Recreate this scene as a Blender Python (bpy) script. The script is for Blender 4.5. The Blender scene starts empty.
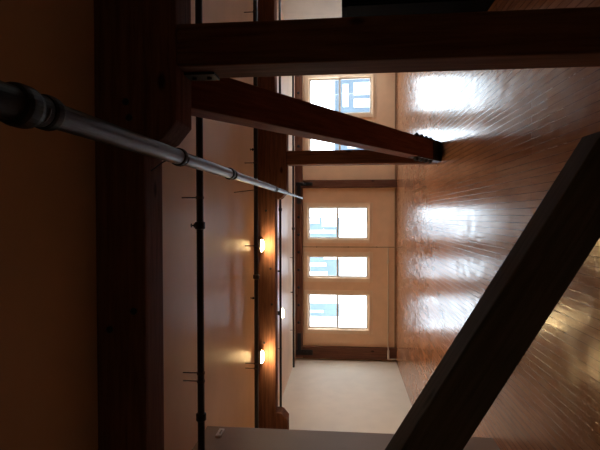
import bpy, bmesh, math, random
from mathutils import Vector, Matrix

random.seed(4)
S = bpy.context.scene
COL = S.collection
H = 1.6            # camera height
CEIL = 3.18

# ------------------------------------------------------------------ materials
def new_mat(name):
    m = bpy.data.materials.new(name); m.use_nodes = True
    nt = m.node_tree
    return m, nt, nt.nodes['Principled BSDF']

def simple(name, col, rough=0.5, metal=0.0, spec=0.5, bump=0.0, bscale=40, var=0.0, vscale=6):
    m, nt, b = new_mat(name)
    b.inputs['Base Color'].default_value = (*col, 1)
    b.inputs['Roughness'].default_value = rough
    b.inputs['Metallic'].default_value = metal
    b.inputs['Specular IOR Level'].default_value = spec
    tc = nt.nodes.new('ShaderNodeTexCoord')
    if var:
        n = nt.nodes.new('ShaderNodeTexNoise'); n.inputs['Scale'].default_value = vscale; n.inputs['Detail'].default_value = 6
        nt.links.new(tc.outputs['Object'], n.inputs['Vector'])
        r = nt.nodes.new('ShaderNodeValToRGB')
        r.color_ramp.elements[0].position = .3; r.color_ramp.elements[1].position = .7
        r.color_ramp.elements[0].color = (*[c*(1-var) for c in col], 1)
        r.color_ramp.elements[1].color = (*[min(1, c*(1+var)) for c in col], 1)
        nt.links.new(n.outputs['Fac'], r.inputs['Fac']); nt.links.new(r.outputs['Color'], b.inputs['Base Color'])
    if bump:
        n2 = nt.nodes.new('ShaderNodeTexNoise'); n2.inputs['Scale'].default_value = bscale; n2.inputs['Detail'].default_value = 4
        nt.links.new(tc.outputs['Object'], n2.inputs['Vector'])
        bp = nt.nodes.new('ShaderNodeBump'); bp.inputs['Strength'].default_value = bump; bp.inputs['Distance'].default_value = .01
        nt.links.new(n2.outputs['Fac'], bp.inputs['Height']); nt.links.new(bp.outputs['Normal'], b.inputs['Normal'])
    return m

def wood(name, c1, c2, axis, rough=0.75, grain=9.0, spec=.05, knots=True):
    """timber with grain running along local axis 0/1/2"""
    m, nt, b = new_mat(name)
    tc = nt.nodes.new('ShaderNodeTexCoord')
    mp = nt.nodes.new('ShaderNodeMapping')
    sc = [grain, grain, grain]; sc[axis] = grain*.06
    mp.inputs['Scale'].default_value = sc
    nt.links.new(tc.outputs['Object'], mp.inputs['Vector'])
    n = nt.nodes.new('ShaderNodeTexNoise'); n.inputs['Scale'].default_value = 3; n.inputs['Detail'].default_value = 8
    n.inputs['Roughness'].default_value = .62; n.inputs['Distortion'].default_value = .6
    nt.links.new(mp.outputs['Vector'], n.inputs['Vector'])
    r = nt.nodes.new('ShaderNodeValToRGB')
    r.color_ramp.elements[0].position = .32; r.color_ramp.elements[1].position = .68
    r.color_ramp.elements[0].color = (*c1, 1); r.color_ramp.elements[1].color = (*c2, 1)
    nt.links.new(n.outputs['Fac'], r.inputs['Fac'])
    out = r.outputs['Color']
    if knots:
        mp2 = nt.nodes.new('ShaderNodeMapping'); s2 = [3.2]*3; s2[axis] = 1.5; mp2.inputs['Scale'].default_value = s2
        nt.links.new(tc.outputs['Object'], mp2.inputs['Vector'])
        v = nt.nodes.new('ShaderNodeTexVoronoi'); v.inputs['Scale'].default_value = 1.0
        nt.links.new(mp2.outputs['Vector'], v.inputs['Vector'])
        r2 = nt.nodes.new('ShaderNodeValToRGB')
        r2.color_ramp.elements[0].position = .05; r2.color_ramp.elements[1].position = .11
        r2.color_ramp.elements[0].color = (.25, .25, .25, 1); r2.color_ramp.elements[1].color = (1, 1, 1, 1)
        nt.links.new(v.outputs['Distance'], r2.inputs['Fac'])
        mx = nt.nodes.new('ShaderNodeMix'); mx.data_type = 'RGBA'; mx.blend_type = 'MULTIPLY'; mx.inputs[0].default_value = 1
        nt.links.new(out, mx.inputs[6]); nt.links.new(r2.outputs['Color'], mx.inputs[7]); out = mx.outputs[2]
    nt.links.new(out, b.inputs['Base Color'])
    b.inputs['Roughness'].default_value = rough; b.inputs['Specular IOR Level'].default_value = spec
    bp = nt.nodes.new('ShaderNodeBump'); bp.inputs['Strength'].default_value = .35; bp.inputs['Distance'].default_value = .006
    nt.links.new(n.outputs['Fac'], bp.inputs['Height']); nt.links.new(bp.outputs['Normal'], b.inputs['Normal'])
    return m

def emit(name, col, strength):
    m, nt, b = new_mat(name)
    b.inputs['Base Color'].default_value = (*col, 1)
    b.inputs['Emission Color'].default_value = (*col, 1)
    b.inputs['Emission Strength'].default_value = strength
    return m

def floor_mat():
    m, nt, b = new_mat('worn_strip_floor')
    L = nt.links
    tc = nt.nodes.new('ShaderNodeTexCoord')
    sep = nt.nodes.new('ShaderNodeSeparateXYZ'); L.new(tc.outputs['Object'], sep.inputs[0])
    cmb = nt.nodes.new('ShaderNodeCombineXYZ')
    L.new(sep.outputs['Y'], cmb.inputs['X']); L.new(sep.outputs['X'], cmb.inputs['Y'])
    br = nt.nodes.new('ShaderNodeTexBrick')
    br.inputs['Scale'].default_value = 1; br.inputs['Brick Width'].default_value = 2.6; br.inputs['Row Height'].default_value = .066
    br.inputs['Mortar Size'].default_value = .003; br.inputs['Mortar Smooth'].default_value = .3; br.inputs['Bias'].default_value = 0
    br.offset = .37
    br.inputs['Color1'].default_value = (.37, .170, .082, 1); br.inputs['Color2'].default_value = (.46, .22, .115, 1)
    br.inputs['Mortar'].default_value = (.12, .052, .028, 1)
    L.new(cmb.outputs[0], br.inputs['Vector'])
    mp = nt.nodes.new('ShaderNodeMapping'); mp.inputs['Scale'].default_value = (16, 1.0, 16); L.new(tc.outputs['Object'], mp.inputs['Vector'])
    n = nt.nodes.new('ShaderNodeTexNoise'); n.inputs['Scale'].default_value = 2.2; n.inputs['Detail'].default_value = 8
    L.new(mp.outputs['Vector'], n.inputs['Vector'])
    r = nt.nodes.new('ShaderNodeValToRGB'); r.color_ramp.elements[0].position = .3; r.color_ramp.elements[1].position = .7
    r.color_ramp.elements[0].color = (.78, .74, .72, 1); r.color_ramp.elements[1].color = (1.1, 1.1, 1.1, 1)
    L.new(n.outputs['Fac'], r.inputs['Fac'])
    mx = nt.nodes.new('ShaderNodeMix'); mx.data_type = 'RGBA'; mx.blend_type = 'MULTIPLY'; mx.inputs[0].default_value = 1
    L.new(br.outputs['Color'], mx.inputs[6]); L.new(r.outputs['Color'], mx.inputs[7])
    # worn patches
    n3 = nt.nodes.new('ShaderNodeTexNoise'); n3.inputs['Scale'].default_value = .9; n3.inputs['Detail'].default_value = 6
    L.new(tc.outputs['Object'], n3.inputs['Vector'])
    r3 = nt.nodes.new('ShaderNodeValToRGB'); r3.color_ramp.elements[0].position = .35; r3.color_ramp.elements[1].position = .7
    r3.color_ramp.elements[0].color = (.82, .8, .78, 1); r3.color_ramp.elements[1].color = (1.12, 1.1, 1.08, 1)
    L.new(n3.outputs['Fac'], r3.inputs['Fac'])
    mx2 = nt.nodes.new('ShaderNodeMix'); mx2.data_type = 'RGBA'; mx2.blend_type = 'MULTIPLY'; mx2.inputs[0].default_value = 1
    L.new(mx.outputs[2], mx2.inputs[6]); L.new(r3.outputs['Color'], mx2.inputs[7])
    L.new(mx2.outputs[2], b.inputs['Base Color'])
    # gloss: scuffed varnish
    n4 = nt.nodes.new('ShaderNodeTexNoise'); n4.inputs['Scale'].default_value = 5; n4.inputs['Detail'].default_value = 7
    L.new(tc.outputs['Object'], n4.inputs['Vector'])
    mr = nt.nodes.new('ShaderNodeMapRange'); mr.inputs[1].default_value = .3; mr.inputs[2].default_value = .7
    mr.inputs[3].default_value = .12; mr.inputs[4].default_value = .27
    L.new(n4.outputs['Fac'], mr.inputs[0]); L.new(mr.outputs[0], b.inputs['Roughness'])
    b.inputs['Specular IOR Level'].default_value = .5
    b.inputs['Coat Weight'].default_value = .0
    # cupped boards + ripples
    n5 = nt.nodes.new('ShaderNodeTexNoise'); n5.inputs['Scale'].default_value = 7; n5.inputs['Detail'].default_value = 3
    L.new(tc.outputs['Object'], n5.inputs['Vector'])
    n6 = nt.nodes.new('ShaderNodeTexNoise'); n6.inputs['Scale'].default_value = 1.0; n6.inputs['Detail'].default_value = 5
    mp6 = nt.nodes.new('ShaderNodeMapping'); mp6.inputs['Scale'].default_value = (28, 3, 1); L.new(tc.outputs['Object'], mp6.inputs['Vector'])
    L.new(mp6.outputs['Vector'], n6.inputs['Vector'])
    ad = nt.nodes.new('ShaderNodeMath'); ad.operation = 'ADD'; L.new(n5.outputs['Fac'], ad.inputs[0]); L.new(n6.outputs['Fac'], ad.inputs[1])
    sb = nt.nodes.new('ShaderNodeMath'); sb.operation = 'MULTIPLY_ADD'
    L.new(br.outputs['Fac'], sb.inputs[0]); sb.inputs[1].default_value = -.3; L.new(ad.outputs[0], sb.inputs[2])
    bp = nt.nodes.new('ShaderNodeBump'); bp.inputs['Strength'].default_value = .16; bp.inputs['Distance'].default_value = .010
    L.new(sb.outputs[0], bp.inputs['Height']); L.new(bp.outputs['Normal'], b.inputs['Normal'])
    return m

def glass_mat():
    m = bpy.data.materials.new('window_glass'); m.use_nodes = True
    nt = m.node_tree; nt.nodes.clear()
    o = nt.nodes.new('ShaderNodeOutputMaterial')
    t = nt.nodes.new('ShaderNodeBsdfTransparent'); t.inputs[0].default_value = (.95, .98, 1, 1)
    g = nt.nodes.new('ShaderNodeBsdfGlossy'); g.inputs['Roughness'].default_value = .02
    mx = nt.nodes.new('ShaderNodeMixShader')
    mx.inputs[0].default_value = .05; nt.links.new(t.outputs[0], mx.inputs[1]); nt.links.new(g.outputs[0], mx.inputs[2])
    nt.links.new(mx.outputs[0], o.inputs[0])
    return m

M = {}
TC1, TC2 = (.098, .045, .030), (.200, .092, .060)
for i, ax in enumerate('xyz'):
    M['timber_'+ax] = wood('timber_grain_'+ax, TC1, TC2, i)
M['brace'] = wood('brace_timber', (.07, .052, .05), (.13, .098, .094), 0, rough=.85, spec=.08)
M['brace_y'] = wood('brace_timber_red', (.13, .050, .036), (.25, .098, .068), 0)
M['floor'] = floor_mat()
M['ceiling'] = simple('ceiling_paint', (.76, .58, .42), .36, spec=.035, var=.06, vscale=1.5, bump=.05, bscale=12)
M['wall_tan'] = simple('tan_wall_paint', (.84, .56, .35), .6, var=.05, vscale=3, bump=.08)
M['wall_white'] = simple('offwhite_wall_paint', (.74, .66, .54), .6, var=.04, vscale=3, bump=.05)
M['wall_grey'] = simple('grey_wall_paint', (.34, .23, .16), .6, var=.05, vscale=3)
M['casing'] = simple('tan_casing_paint', (.84, .62, .42), .5, var=.03)
M['sash'] = simple('grey_blue_sash_paint', (.66, .62, .56), .5, spec=.3)
M['baseboard'] = simple('brown_baseboard', (.28, .15, .08), .5, var=.1)
M['glass'] = glass_mat()
M['black'] = simple('black_pipe_paint', (.012, .012, .014), .45)
M['steel'] = simple('black_steel', (.016, .014, .016), .5, metal=.3, bump=.1)
M['bright_steel'] = simple('bare_steel', (.62, .62, .64), .35, metal=.8)
M['pole'] = simple('brushed_grey_metal', (.065, .072, .095), .38, metal=.55, spec=.12, var=.06, vscale=20)
M['rubber'] = simple('black_collar_plastic', (.006, .006, .007), .5, spec=.2)
M['wire'] = simple('dark_wire', (.05, .035, .03), .5)
M['lamp_body'] = simple('lamp_base_enamel', (.06, .05, .04), .4)
M['added_fill'] = emit('added_fill_lamp_glass', (.85, .92, .42), 19)  # glow of the added fill lamp behind the camera
M['lamp'] = emit('warm_lamp_glass', (1, .68, .30), 110)
M['cabinet'] = simple('black_lacquer', (.004, .0035, .004), .7, spec=.02)
M['cabinet_trim'] = wood('cabinet_wood_edge', (.10, .05, .03), (.18, .09, .05), 2, knots=False)
M['conduit'] = simple('cream_pipe_paint', (.72, .60, .45), .4)
M['brownpipe'] = simple('brown_pipe_paint', (.34, .20, .11), .45)
M['device'] = simple('white_plastic', (.72, .66, .58), .45)
M['device_dark'] = simple('dark_plastic', (.25, .20, .16), .4)
M['blue_wall'] = simple('pale_blue_siding', (.10, .135, .16), .7, var=.12, vscale=.8)
M['snow_wall'] = simple('white_render', (.85, .86, .87), .8)
M['ground'] = simple('snowy_ground', (.72, .73, .75), .9, var=.05, vscale=.3)

# ------------------------------------------------------------------ mesh helpers
def link(name, bm, mat, parent=None, smooth=False):
    me = bpy.data.meshes.new(name)
    bmesh.ops.recalc_face_normals(bm, faces=bm.faces)
    bm.to_mesh(me); bm.free()
    if smooth:
        for p in me.polygons: p.use_smooth = True
    o = bpy.data.objects.new(name, me); COL.objects.link(o)
    me.materials.append(mat)
    if parent is not None: o.parent = parent
    return o

def add_box(bm, lo, hi, bev=0.0, mtx=None, segs=2):
    t = bmesh.new()
    bmesh.ops.create_cube(t, size=1)
    c = [(a+b)/2 for a, b in zip(lo, hi)]; s = [abs(b-a) for a, b in zip(lo, hi)]
    for v in t.verts: v.co = Vector((v.co.x*s[0]+c[0], v.co.y*s[1]+c[1], v.co.z*s[2]+c[2]))
    if bev: bmesh.ops.bevel(t, geom=list(t.edges), offset=bev, segments=segs, affect='EDGES', profile=.6)
    if mtx is not None: bmesh.ops.transform(t, matrix=mtx, verts=t.verts)
    merge(bm, t)

def merge(bm, t):
    me = bpy.data.meshes.new('tmp'); t.to_mesh(me); t.free(); bm.from_mesh(me); bpy.data.meshes.remove(me)

def box(lo, hi, bev=0.0, mtx=None):
    bm = bmesh.new(); add_box(bm, lo, hi, bev, mtx); return bm

def axis_mtx(p, q):
    """matrix whose local Z runs from p to q, origin p"""
    p = Vector(p); q = Vector(q)
    return Matrix.Translation(p) @ (q-p).to_track_quat('Z', 'Y').to_matrix().to_4x4()

def add_lathe(bm, prof, mtx=None, n=24):
    """prof = [(r, z)] revolved about local Z, closed by caps"""
    t = bmesh.new(); rings = []
    for r, z in prof:
        rings.append([t.verts.new((max(r, 1e-4)*math.cos(2*math.pi*k/n), max(r, 1e-4)*math.sin(2*math.pi*k/n), z)) for k in range(n)])
    for a, b in zip(rings, rings[1:]):
        for k in range(n): t.faces.new((a[k], a[(k+1) % n], b[(k+1) % n], b[k]))
    t.faces.new(list(reversed(rings[0]))); t.faces.new(rings[-1])
    if mtx is not None: bmesh.ops.transform(t, matrix=mtx, verts=t.verts)
    merge(bm, t)

def lathe(prof, mtx=None, n=24):
    bm = bmesh.new(); add_lathe(bm, prof, mtx, n); return bm

def add_rod(bm, p, q, r, n=16):
    L = (Vector(q)-Vector(p)).length
    c = min(r*.25, L*.2)
    add_lathe(bm, [(r-c, 0), (r, c), (r, L-c), (r-c, L)], axis_mtx(p, q), n)

def rod(p, q, r, n=16):
    bm = bmesh.new(); add_rod(bm, p, q, r, n); return bm

def curve_rod(pts, r, n=8):
    bm = bmesh.new()
    pts = [Vector(p) for p in pts]; rings = []
    for i, p in enumerate(pts):
        d = (pts[min(i+1, len(pts)-1)]-pts[max(i-1, 0)]).normalized()
        q = d.to_track_quat('Z', 'Y')
        rings.append([bm.verts.new(p + q @ Vector((r*math.cos(2*math.pi*k/n), r*math.sin(2*math.pi*k/n), 0))) for k in range(n)])
    for a, b in zip(rings, rings[1:]):
        for k in range(n): bm.faces.new((a[k], a[(k+1) % n], b[(k+1) % n], b[k]))
    bm.faces.new(list(reversed(rings[0]))); bm.faces.new(rings[-1])
    return bm

def prism(poly, y0, y1, bev=0.0):
    """poly in XZ extruded along Y"""
    bm = bmesh.new()
    a = [bm.verts.new((x, y0, z)) for x, z in poly]; b = [bm.verts.new((x, y1, z)) for x, z in poly]
    n = len(poly)
    bm.faces.new(a); bm.faces.new(list(reversed(b)))
    for k in range(n): bm.faces.new((a[k], b[k], b[(k+1) % n], a[(k+1) % n]))
    bmesh.ops.recalc_face_normals(bm, faces=bm.faces)
    if bev: bmesh.ops.bevel(bm, geom=list(bm.edges), offset=bev, segments=2, affect='EDGES', profile=.6)
    return bm

def tag(o, label, cat, group=None):
    o['label'] = label; o['category'] = cat
    if group: o['group'] = group
    return o

def thing(name, label, cat, loc, group=None):
    o = bpy.data.objects.new(name, None); COL.objects.link(o); o.location = loc
    o.empty_display_size = .1
    return tag(o, label, cat, group)

def struct(name, bm, mat, parent=None):
    o = link(name, bm, mat, parent)
    if parent is None: o['kind'] = 'structure'
    return o

# ------------------------------------------------------------------ room shell
YB = 15.0          # back wall
XL, XLN = -4.58, -2.42   # left wall, nearer left wall
YN = 5.25
XR = 5.15
struct('floor', box((XL-.2, -2.5, -.12), (XR+.2, YB+.25, 0)), M['floor'])
struct('ceiling', box((XL-.2, -2.5, CEIL), (XR+.2, YB+.25, CEIL+.15)), M['ceiling'])

def cells(span_a, span_b, holes, mk):
    """boxes covering span_a x span_b except the holes (a0,a1,b0,b1)"""
    A = sorted({*span_a, *[h[0] for h in holes], *[h[1] for h in holes]})
    B = sorted({*span_b, *[h[2] for h in holes], *[h[3] for h in holes]})
    bm = bmesh.new()
    for a0, a1 in zip(A, A[1:]):
        for b0, b1 in zip(B, B[1:]):
            ca, cb = (a0+a1)/2, (b0+b1)/2
            if any(h[0] < ca < h[1] and h[2] < cb < h[3] for h in holes): continue
            lo, hi = mk(a0, a1, b0, b1)
            add_box(bm, lo, hi)
    bmesh.ops.remove_doubles(bm, verts=bm.verts, dist=1e-5)
    return bm

WIN = [(-.699, .257, .905, 2.748), (-1.936, -1.313, .905, 2.748), (-3.592, -2.535, .905, 2.748),
       (2.077, 2.71, .80, 2.71), (3.269, 4.358, .80, 2.71)]
FR = .035          # frame width outside of the sight line
WIN = [(a-.03, b+.03, c-.03, d+.03) for a, b, c, d in WIN]
holes = [(a-FR, b+FR, c-FR, d+FR) for a, b, c, d in WIN]
struct('wall_back', cells((XL-.2, XR+.2), (0, CEIL), holes, lambda a0, a1, b0, b1: ((a0, YB, b0), (a1, YB+.25, b1))), M['wall_tan'])
RW_ADDED = [(13.25, 14.4, .85, 2.72), (9.3, 10.4, .85, 2.72)]  # unseen right wall windows, added to let in more daylight
holes_r = [(a-FR, b+FR, c-FR, d+FR) for a, b, c, d in RW_ADDED]
struct('wall_right', cells((-2.5, YB), (0, CEIL), holes_r, lambda a0, a1, b0, b1: ((XR, a0, b0), (XR+.2, a1, b1))), M['wall_white'])
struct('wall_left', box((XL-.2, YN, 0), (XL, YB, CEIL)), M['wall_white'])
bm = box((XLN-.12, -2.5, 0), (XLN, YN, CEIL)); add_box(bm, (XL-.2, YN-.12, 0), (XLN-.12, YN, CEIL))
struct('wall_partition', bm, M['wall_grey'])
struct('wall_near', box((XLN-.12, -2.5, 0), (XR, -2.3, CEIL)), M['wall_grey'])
bm = bmesh.new()
add_box(bm, (-4.16, YB-.018, 0), (.88, YB, .045), .004); add_box(bm, (1.15, YB-.018, 0), (XR, YB, .045), .004)
struct('baseboard_back', bm, M['baseboard'])

def window(name, a0, a1, z0, z1, plane, axis):
    """double hung window. axis 'x': wall faces -Y at y=plane; axis 'y': wall faces -X at x=plane"""
    root = bpy.data.objects.new(name, None); COL.objects.link(root); root['kind'] = 'structure'
    ca, w, h = (a0+a1)/2, (a1-a0), z1-z0
    root.location = (ca, plane, z0) if axis == 'x' else (plane, ca, z0)
    if axis == 'y': root.rotation_euler = (0, 0, -math.pi/2)
    # local: X across, Y into wall, Z up from bottom of the sight opening
    hw = w/2
    f = bmesh.new()
    for sx in (-1, 1):
        xs = sorted((sx*hw, sx*(hw+FR)))
        add_box(f, (xs[0], .0, -FR), (xs[1], .22, h+FR))
    add_box(f, (-hw, .0, h), (hw, .22, h+FR)); add_box(f, (-hw, .0, -FR), (hw, .22, 0))
    link('window_frame', f, M['casing'], root)
    c = bmesh.new()
    cw = .10
    for sx in (-1, 1):
        xs = sorted((sx*(hw+.012), sx*(hw+FR+cw)))
        add_box(c, (xs[0], -.042, -FR), (xs[1], 0, h+.012), .004)
    add_box(c, (-hw-FR-cw, -.042, h+.012), (hw+FR+cw, 0, h+FR+cw), .004)
    add_box(c, (-hw-FR-cw, -.018, -FR-.12), (hw+FR+cw, 0, -FR-.035), .004)
    link('casing', c, M['casing'], root)
    link('window_sill', box((-hw-FR-cw-.03, -.07, -FR-.035), (hw+FR+cw+.03, 0, -FR), .006), M['casing'], root)
    mid = h*.506
    for nm, lo, hi, y in (('lower_sash', 0, mid+.02, .075), ('upper_sash', mid-.02, h, .125)):
        s = bmesh.new(); t = .046
        add_box(s, (-hw, y, lo), (-hw+t, y+.04, hi)); add_box(s, (hw-t, y, lo), (hw, y+.04, hi))
        add_box(s, (-hw+t, y, lo), (hw-t, y+.04, lo+.05)); add_box(s, (-hw+t, y, hi-.05), (hw-t, y+.04, hi))
        so = link(nm, s, M['sash'], root)
        link('glass_pane', box((-hw+t, y+.017, lo+.05), (hw-t, y+.021, hi-.05)), M['glass'], so)
    # daylight portal so that the sky through the opening is sampled well
    l = bpy.data.lights.new(name+'_daylight', 'AREA'); l.shape = 'RECTANGLE'; l.size = w; l.size_y = h
    l.cycles.is_portal = True
    lo = bpy.data.objects.new(name+'_daylight', l); COL.objects.link(lo)
    if axis == 'x':
        lo.location = (ca, plane+.23, (z0+z1)/2); lo.rotation_euler = (-math.pi/2, 0, 0)
    else:
        lo.location = (plane+.21, ca, (z0+z1)/2); lo.rotation_euler = (math.pi/2, 0, math.pi/2)
    return root

for i, (a, b, c, d) in enumerate(WIN): window('window_%d' % (i+1), a, b, c, d, YB, 'x')
for i, (a, b, c, d) in enumerate(RW_ADDED): window('window_%d' % (i+6), a, b, c, d, XR, 'y')  # added side windows, put in as a daylight source

# ------------------------------------------------------------------ beams
BZ0 = 2.855
def beam(x0, x1, y0, y1, label, nbolts):
    t = thing('ceiling_beam', label, 'beam', ((x0+x1)/2, (y0+y1)/2, BZ0), 'heavy timber beams under the ceiling')
    hx, hy = (x1-x0)/2, (y1-y0)/2
    link('timber', box((-hx, -hy, 0), (hx, hy, CEIL-BZ0), .012), M['timber_x'], t)
    for bx, bz in nbolts:
        link('bolt_head', lathe([(.022, 0), (.022, .008), (.012, .014)], axis_mtx((bx-(x0+x1)/2, -hy+.001, bz-BZ0), (bx-(x0+x1)/2, -hy-1, bz-BZ0)), 12), M['steel'], t)
    return t
nb = beam(XLN, XR, 2.85, 3.15, 'dark near timber beam crossing just under the olive part of ceiling', [(-.72, 3.09), (-.60, 2.93), (.62, 2.95), (.72, 2.97)])
beam(XL, XR, 8.4, 8.7, 'farther reddish timber beam lit by two small ceiling lamps', [(-.95, 2.94), (-2.30, 3.06), (-1.6, 2.92), (.1, 3.02)])

# top plate on the back wall
t = thing('top_plate', 'reddish timber plate with bolts along top of the window wall', 'beam', (.0, YB-.09, 2.945))
link('timber', box((-4.5, -.06, 0), (XR-.01, .089, CEIL-2.945), .008), M['timber_x'], t)
x = -3.95
while x < 4.9:
    if not any(abs(x-p) < .22 for p in (-4.34, 1.01)):
        link('bolt_head', lathe([(.045, 0), (.045, .012), (.024, .025)], axis_mtx((x, -.060, .12), (x, -1, .12)), 12), M['steel'], t)
    x += .56

# ------------------------------------------------------------------ posts
def post(cx, y0, y1, w, label, bolster=True, bl=(.60, .60), group='square timber posts'):
    t = thing('timber_post', label, 'post', (cx, (y0+y1)/2, 0), group)
    hy = (y1-y0)/2; top = 2.645 if bolster else 2.943
    link('shaft', box((-w/2, -hy+.01, 0), (w/2, hy-.01, top), .014), M['timber_z'], t)
    if bolster:
        a, b = bl
        poly = [(-a+.13, 2.645), (b-.13, 2.645), (b-.02, 2.735), (b, 2.775), (b, BZ0), (-a, BZ0), (-a, 2.775), (-a+.02, 2.735)]
        link('bolster', prism(poly, -hy, hy, .010), M['timber_x'], t)
    return t
p1 = post(1.065, 2.85, 3.15, .265, 'large near timber post with bolster block under the near beam')
# steel side plate holding the brace to the near post
link('steel_plate', box((-.15, -.02, 2.44), (-.1335, .12, 2.640), .003), M['steel'], p1)
for z in (2.49, 2.59):
    link('bolt_head', lathe([(.018, 0), (.018, .010), (.010, .016)], axis_mtx((-.15, .05, z), (-1, .05, z)), 12), M['steel'], p1)
post(1.05, 8.4, 8.7, .25, 'slender looking post behind the foot of the long sloping brace', bl=(.74, .62))
post(-4.2, 8.4, 8.7, .26, 'post half hidden behind the grey partition, only its bolster tip showing', bl=(.36, .62))

def wall_post(cx, w, label, side):
    t = post(cx, YB-.16, YB-.002, w, label, bolster=False)
    s = bmesh.new()
    add_box(s, (-w*.22, -.100, 2.62), (w*.22, -.072, 3.15), .003)
    add_box(s, (min(0, side*.62), -.128, 2.99), (max(0, side*.62), -.100, 3.11), .003)
    link('steel_bracket', s, M['steel'], t)
    for z in (2.68, 2.80, 2.90):
        link('bolt_head', lathe([(.03, 0), (.03, .012), (.016, .02)], axis_mtx((0, -.100, z), (0, -1, z)), 12), M['steel'], t)
    return t
wall_post(1.01, .25, 'short wall post with black bracket between right and left windows', -1)
wall_post(-4.34, .37, 'corner post with black bracket at left end of window wall', 1)

# ------------------------------------------------------------------ diagonal braces
def brace_frame(p, q, upv=(0, 0, 1)):
    p, q = Vector(p), Vector(q); X = (q-p).normalized()
    Y = Vector(upv).cross(X).normalized(); Z = X.cross(Y)
    m = Matrix((X, Y, Z)).transposed().to_4x4(); m.translation = p
    return m, (q-p).length

# long brace: near post top down to the foot of the second post
t = thing('sloping_brace', 'long sloping timber brace running from near post top down to floor by windows', 'brace', (1.075, 8.0, 0))
A = Vector((.925, 3.16, 2.775)); B = Vector((1.075, 8.32, -.14))
dirv = (B-A).normalized()
m, L = brace_frame(A, B)
m2 = Matrix.Translation(-Vector((1.075, 8.0, 0))) @ m
W, T = .30, .25
bm = box((-.0, -W/2, 0), (L, W/2, T), .012)
# cut the ends: at the floor and at the post face
bmesh.ops.transform(bm, matrix=m2, verts=bm.verts)
def cut(bm, co, no):
    r = bmesh.ops.bisect_plane(bm, geom=bm.verts[:]+bm.edges[:]+bm.faces[:], plane_co=co, plane_no=no, clear_outer=True)
    ed = [e for e in r['geom_cut'] if isinstance(e, bmesh.types.BMEdge)]
    bmesh.ops.holes_fill(bm, edges=ed)
cut(bm, (0, 0, .002), (0, 0, -1)); cut(bm, (0, .385, 0), (0, 1, 0)); cut(bm, (0, 3.152-8, 0), (0, -1, 0)); cut(bm, (0, 0, 2.85), (0, 0, 1))
bmesh.ops.transform(bm, matrix=m2.inverted(), verts=bm.verts)
o = link('timber', bm, M['brace_y'], t); o.matrix_local = m2
# steel shoe around the foot
sh = bmesh.new(); e = .012
s0, s1 = L-1.32, L
add_box(sh, (L-.68, -W/2-e, -e), (s1, W/2+e, -.001)); add_box(sh, (s0, -W/2-e, -e), (s1, -W/2-.001, T*.62)); add_box(sh, (s0, W/2+.001, -e), (s1, W/2+e, T*.62))
bmesh.ops.transform(sh, matrix=m2, verts=sh.verts); cut(sh, (0, 0, .003), (0, 0, -1)); cut(sh, (0, .388, 0), (0, 1, 0))
shoe = link('steel_shoe', sh, M['steel'], t)
for k in range(8):
    for sd in (-1, 1):
        xx = L-1.26+k*.10
        mm = m2 @ axis_mtx((xx, sd*(W/2+e), .05+.05*(k % 2)), (xx, sd*2, .05+.05*(k % 2)))
        link('bolt_head', lathe([(.040, -.001), (.040, .022), (.022, .024), (.022, .044)], mm, 6), M['steel'], shoe)

# near brace: crosses the lower left foreground, floor to partition wall
t = thing('foreground_brace', 'thick dark grey timber brace leaning across the lower foreground', 'brace', (.75, 2.12, 0))
slope = .60
P0 = Vector((1.35, 2.10, .525-.6*1.475)); P1 = Vector((-2.9, 2.10, .525+2.775*.6))
m, L = brace_frame(P0, P1)
m2 = Matrix.Translation(-Vector((.75, 2.12, 0))) @ m
bm = box((0, -.20, .013), (L, 0, .238), .012)
bmesh.ops.transform(bm, matrix=m2, verts=bm.verts)
cut(bm, (.362-.75, 0, 0), (1, 0, 0)); cut(bm, (XLN-.75+.002, 0, 0), (-1, 0, 0))
bmesh.ops.transform(bm, matrix=m2.inverted(), verts=bm.verts)
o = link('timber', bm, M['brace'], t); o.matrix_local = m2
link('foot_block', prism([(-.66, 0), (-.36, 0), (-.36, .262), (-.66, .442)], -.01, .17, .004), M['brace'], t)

# ------------------------------------------------------------------ sprinkler pipes
PZ = 3.0
def pipe(y, x0, x1, z, r, label, hangers, heads, couplings, pair=()):
    t = thing('sprinkler_pipe', label, 'pipe', ((x0+x1)/2, y, z), 'black ceiling pipes')
    cx = (x0+x1)/2
    link('tube', rod((x0-cx, 0, 0), (x1-cx, 0, 0), r, 20), M['black'], t, smooth=True)
    for x in couplings:
        link('coupling', lathe([(r*1.0, 0), (r*1.45, .01), (r*1.45, .07), (r*1.0, .08)], axis_mtx((x-cx, 0, 0), (x+1-cx, 0, 0)), 20), M['black'], t)
    for x in hangers:
        xs = (x-.04, x+.04) if x in pair else (x,)
        hb = bmesh.new()
        for q in xs:
            add_rod(hb, (q-cx, 0, r*.9), (q-cx, 0, CEIL-z), .006, 8)
            add_lathe(hb, [(r*1.0, -.012), (r*1.16, -.012), (r*1.16, .012), (r*1.0, .012)], axis_mtx((q-cx, 0, 0), (q+1-cx, 0, 0)) @ Matrix.Translation((0, 0, 0)), 20)
        link('hanger', hb, M['wire'], t)
    for x in heads:
        hb = lathe([(.016, r*.8), (.016, r+.012), (.022, r+.014), (.022, r+.024), (.007, r+.028), (.007, r+.048), (.020, r+.050), (.020, r+.054), (.005, r+.056)], Matrix.Translation((x-cx, 0, 0)), 12)
        link('sprinkler_head', hb, M['steel'], t)
    return t
pipe(4.445, XLN, XR, PZ, .034, 'nearest black pipe under ceiling, thickest looking of the row', [.18, -1.57, 2.6], [-.09, 2.9], [-.13, -2.0], pair=(-1.57,))
pipe(7.326, XL, XR, PZ, .034, 'black pipe just in front of the lamp lit beam', [.84, -.47, -2.38, 3.2], [1.05, -1.3, 3.5], [-1.0], pair=(-2.38,))
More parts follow.
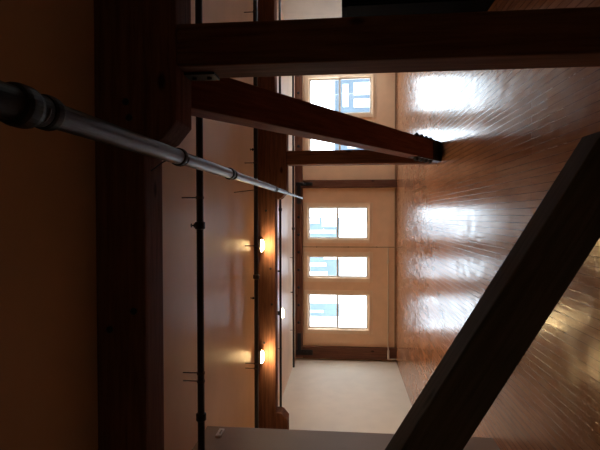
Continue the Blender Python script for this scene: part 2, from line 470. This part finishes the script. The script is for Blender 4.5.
pipe(10.13, XL, XR, PZ, .026, 'thin black pipe just past the lamp lit beam', [-.5, -2.9, 2.2], [-1.2, 1.6], [.1])
pipe(13.45, -4.38, XR, 3.08, .030, 'farthest black pipe close to window wall with free end', [-3.3, -1.2, 1.6], [-2.2], [-.4])

# ------------------------------------------------------------------ long stepped pole
pts = [(.300, .2), (.322, 1.20), (.346, 1.417), (.352, 2.0), (.356, 2.752), (.368, 4.036), (.389, 6.6), (.400, 8.0), (.408, 9.4), (.421, 10.945)]
PZ2 = 2.595
def px(y):
    for (xa, ya), (xb, yb) in zip(pts, pts[1:]):
        if ya <= y <= yb: return xa+(xb-xa)*(y-ya)/(yb-ya)
t = thing('telescoping_pole', 'long grey metal pole of stepped sections with black collars hung below beams', 'pole', (px(2.752), 2.752, PZ2))
o0 = Vector((px(2.752), 2.752, PZ2))
P = lambda y: Vector((px(y), y, PZ2))-o0
for y0, y1, r in ((1.50, 2.752, .0455), (2.752, 4.036, .0415), (4.036, 6.6, .0365), (6.6, 8.0, .030), (8.0, 9.4, .025), (9.4, 10.945, .021)):
    link('tube_section', rod(P(y0), P(y1), r, 28), M['pole'], t, smooth=False)
link('black_sleeve', rod(P(.25), P(1.5), .053, 28), M['rubber'], t)
for y, r, w in ((1.15, .068, .10), (1.36, .067, .10), (1.49, .059, .07), (2.752, .055, .06), (4.0, .052, .07), (4.11, .047, .04), (6.6, .045, .09), (8.0, .034, .08), (9.4, .028, .08)):
    m = axis_mtx(P(y)-Vector((0, w/2, 0)), P(y)+Vector((0, 1, 0)))
    link('collar', lathe([(r*.72, 0), (r*.95, w*.12), (r, w*.3), (r, w*.7), (r*.95, w*.88), (r*.72, w)], m, 28), M['rubber'], t)
for y, off in ((1.43, .03), (2.78, .06), (6.6, .05)):
    c = P(y); top = (CEIL if y != 2.78 else BZ0) - PZ2
    yy = .18 if y == 2.78 else 0
    w = [c+Vector((.05*math.cos(a), 0, .05*math.sin(a))) for a in [math.radians(q) for q in range(-100, -301, -20)]]
    w = [c+Vector((-.05*math.sin(u)*1.0, 0, -.055*math.cos(u))) for u in [i*math.pi/8 for i in range(9)]]
    w += [c+Vector((-off*.3, yy*.4, .06+(top-.06)*.4)), c+Vector((-off, yy, top))]
    link('hanger_wire', curve_rod(w, .005), M['wire'], t)

# ------------------------------------------------------------------ ceiling lamps
def lamp(x, y, label, mat='lamp'):
    t = thing('ceiling_lamp', label, 'lamp', (x, y, CEIL), 'small round ceiling lamps')
    link('base', lathe([(.05, 0), (.05, -.04), (.03, -.05), (.03, -.065)]), M['lamp_body'], t)
    link('shade', lathe([(.03, -.060), (.10, -.068), (.124, -.08), (.128, -.112), (.120, -.112), (.05, -.08)]), M['lamp_body'], t)
    prof = [(.05, -.090), (.117, -.094), (.114, -.112), (.095, -.130), (.06, -.144), (.02, -.148)]
    link('diffuser', lathe([(r*.93, z) for r, z in prof]), M[mat], t, smooth=True)
    return t
lamp(-.523, 8.23, 'glowing round lamp nearest the long pole, in front of the far beam')
lamp(-2.50, 8.20, 'glowing round lamp in front of far beam, close to partition wall')
lamp(-2.29, 10.95, 'glowing round lamp beyond the far beam, smallest of the three in view')
lamp(-.9, -1.3, 'added dim fill lamp behind the camera, lighting the foreground', 'added_fill')  # unseen lamp, added to give the foreground its faint light

# ------------------------------------------------------------------ cabinet at the right
t = thing('black_cabinet', 'tall black cabinet standing on the floor past the near post', 'cabinet', (2.80, 5.42, 0))
link('body', box((-.50, -.20, .05), (.50, .18, 1.58), .008), M['cabinet'], t)
link('top_board', box((-.52, -.22, 1.58), (.52, .20, 1.635), .006), M['cabinet'], t)
link('plinth', box((-.49, -.18, 0), (.49, .19, .05)), M['cabinet'], t)
link('back_panel', box((-.515, .18, .0), (.515, .21, 1.58), .003), M['cabinet_trim'], t)
for sx in (-1, 1):
    d = link('door', box((min(sx*.01, sx*.485), -.222, .07), (max(sx*.01, sx*.485), -.201, 1.56), .004), M['cabinet'], t)
    link('handle', rod((sx*.05, -.245, .75), (sx*.05, -.245, .95), .008, 12), M['bright_steel'], d)

# ------------------------------------------------------------------ small fittings
t = thing('heating_pipe', 'thin cream pipe running low along wall under the left windows', 'pipe', (-2.7, YB-.06, .25))
link('tube', rod((-1.44, 0, 0), (1.70, 0, 0), .018, 14), M['conduit'], t)
link('end_sleeve', rod((-1.50, -.15, 0), (-1.79, -.15, 0), .034, 14), M['device'], t)
link('riser', rod((-1.775, -.15, -.25), (-1.775, -.15, -.03), .018, 14), M['conduit'], t)
link('elbow', curve_rod([(-1.43, 0, 0), (-1.45, -.06, 0), (-1.48, -.115, .0), (-1.55, -.145, 0), (-1.66, -.15, .0)], .018, 12), M['device'], t)
link('valve', lathe([(.02, 0), (.035, .02), (.035, .09), (.02, .11)], axis_mtx((1.2, 0, 0), (2, 0, 0)), 14), M['conduit'], t)
for x in (-1.0, .1): link('clip', box((x-.012, -.022, -.022), (x+.012, .055, .022)), M['conduit'], t)
t = thing('wall_conduit', 'slim brown upright conduit between the wide and narrow left windows', 'pipe', (-.985, YB-.03, 0))
link('tube', rod((0, 0, .0), (0, 0, 2.945), .012, 12), M['brownpipe'], t)
for z in (.6, 1.5, 2.5): link('clip', box((-.025, -.014, z-.012), (.025, .03, z+.012)), M['brownpipe'], t)

t = thing('wall_sensor', 'small pale plastic sensor high on the grey partition wall', 'sensor', (XLN, 5.06, 2.98))
link('housing', box((0, -.09, -.03), (.03, .09, .03), .008), M['device'], t)
link('sensor_window', box((.029, -.04, -.02), (.034, .04, .0), .002), M['device_dark'], t)

# ------------------------------------------------------------------ outside
struct('ground', box((-60, -30, -3.2), (60, 90, -3.0)), M['ground'])
M['slate_wall'] = simple('slate_blue_siding', (.065, .09, .115), .7, var=.15, vscale=.8)
def facade(name, label, x0, x1, y, z1, base_top, wins, mat='blue_wall'):
    t = thing(name, label, 'building', ((x0+x1)/2, y, -3.0))
    cx = (x0+x1)/2
    if base_top > -3: link('lower_wall', box((x0-cx, 0, 0), (x1-cx, 7, base_top+3)), M['snow_wall'], t)
    link('upper_wall', box((x0-cx, .05, max(base_top, -3)+3), (x1-cx, 7, z1+3)), M[mat], t)
    link('roof', box((x0-cx-.2, -.1, z1+3), (x1-cx+.2, 7.1, z1+3.18)), M['snow_wall'], t)
    for a, b, c, d in wins:
        f = link('window_surround', box((a-cx, -.06, c+3), (b-cx, .05, d+3), .01), M['snow_wall'], t)
    return t
facade('apartment_building', 'pale blue building seen through the left windows', -9.6, -.1, 35, 6.5, 2.0,
       [(-1.30, -1.05, 2.3, 4.9), (-.80, -.15, 2.1, 3.3), (-.55, -.15, 3.5, 5.4), (-4.45, -4.15, 2.9, 5.2), (-3.75, -3.5, 3.0, 5.2), (-3.2, -2.4, 2.0, 3.2), (-9.2, -7.5, 2.0, 5.2), (-7.2, -7.05, 3.2, 5.2), (-6.5, -5.2, 2.0, 5.2)])
facade('blue_house', 'blue house with white windows seen through the far right window', 4.2, 11.5, 35, 2.35, -3,
       [(8.0, 8.6, -.25, .95), (8.9, 9.8, -.25, .95), (8.05, 9.7, 1.35, 1.75), (5.0, 5.8, -.2, 1.4)], 'slate_wall')

# ------------------------------------------------------------------ world, camera, view
w = bpy.data.worlds.new('overcast'); S.world = w; w.use_nodes = True
bg = w.node_tree.nodes['Background']; bg.inputs[0].default_value = (.84, .93, 1, 1); bg.inputs[1].default_value = 5.2

cam = bpy.data.cameras.new('camera'); co = bpy.data.objects.new('camera', cam); COL.objects.link(co)
cam.sensor_width = 36; cam.lens = 470/600*36; cam.clip_start = .02
pit = math.atan(45/470); yaw = math.atan(9/470)
f = Vector((-math.sin(yaw)*math.cos(pit), math.cos(yaw)*math.cos(pit), math.sin(pit)))
r = Vector((math.cos(yaw), math.sin(yaw), 0)); u = r.cross(f)
mm = Matrix((-u, r, -f)).transposed().to_4x4(); mm.translation = (0, 0, H)
co.matrix_world = mm
S.camera = co
vs = S.view_settings
vs.view_transform = 'Standard'; vs.look = 'None'; vs.exposure = .8; vs.gamma = 1; vs.use_curve_mapping = False
S.cycles.max_bounces = 10; S.cycles.diffuse_bounces = 7; S.cycles.glossy_bounces = 4; S.cycles.use_denoising = True
S.cycles.sample_clamp_indirect = 6
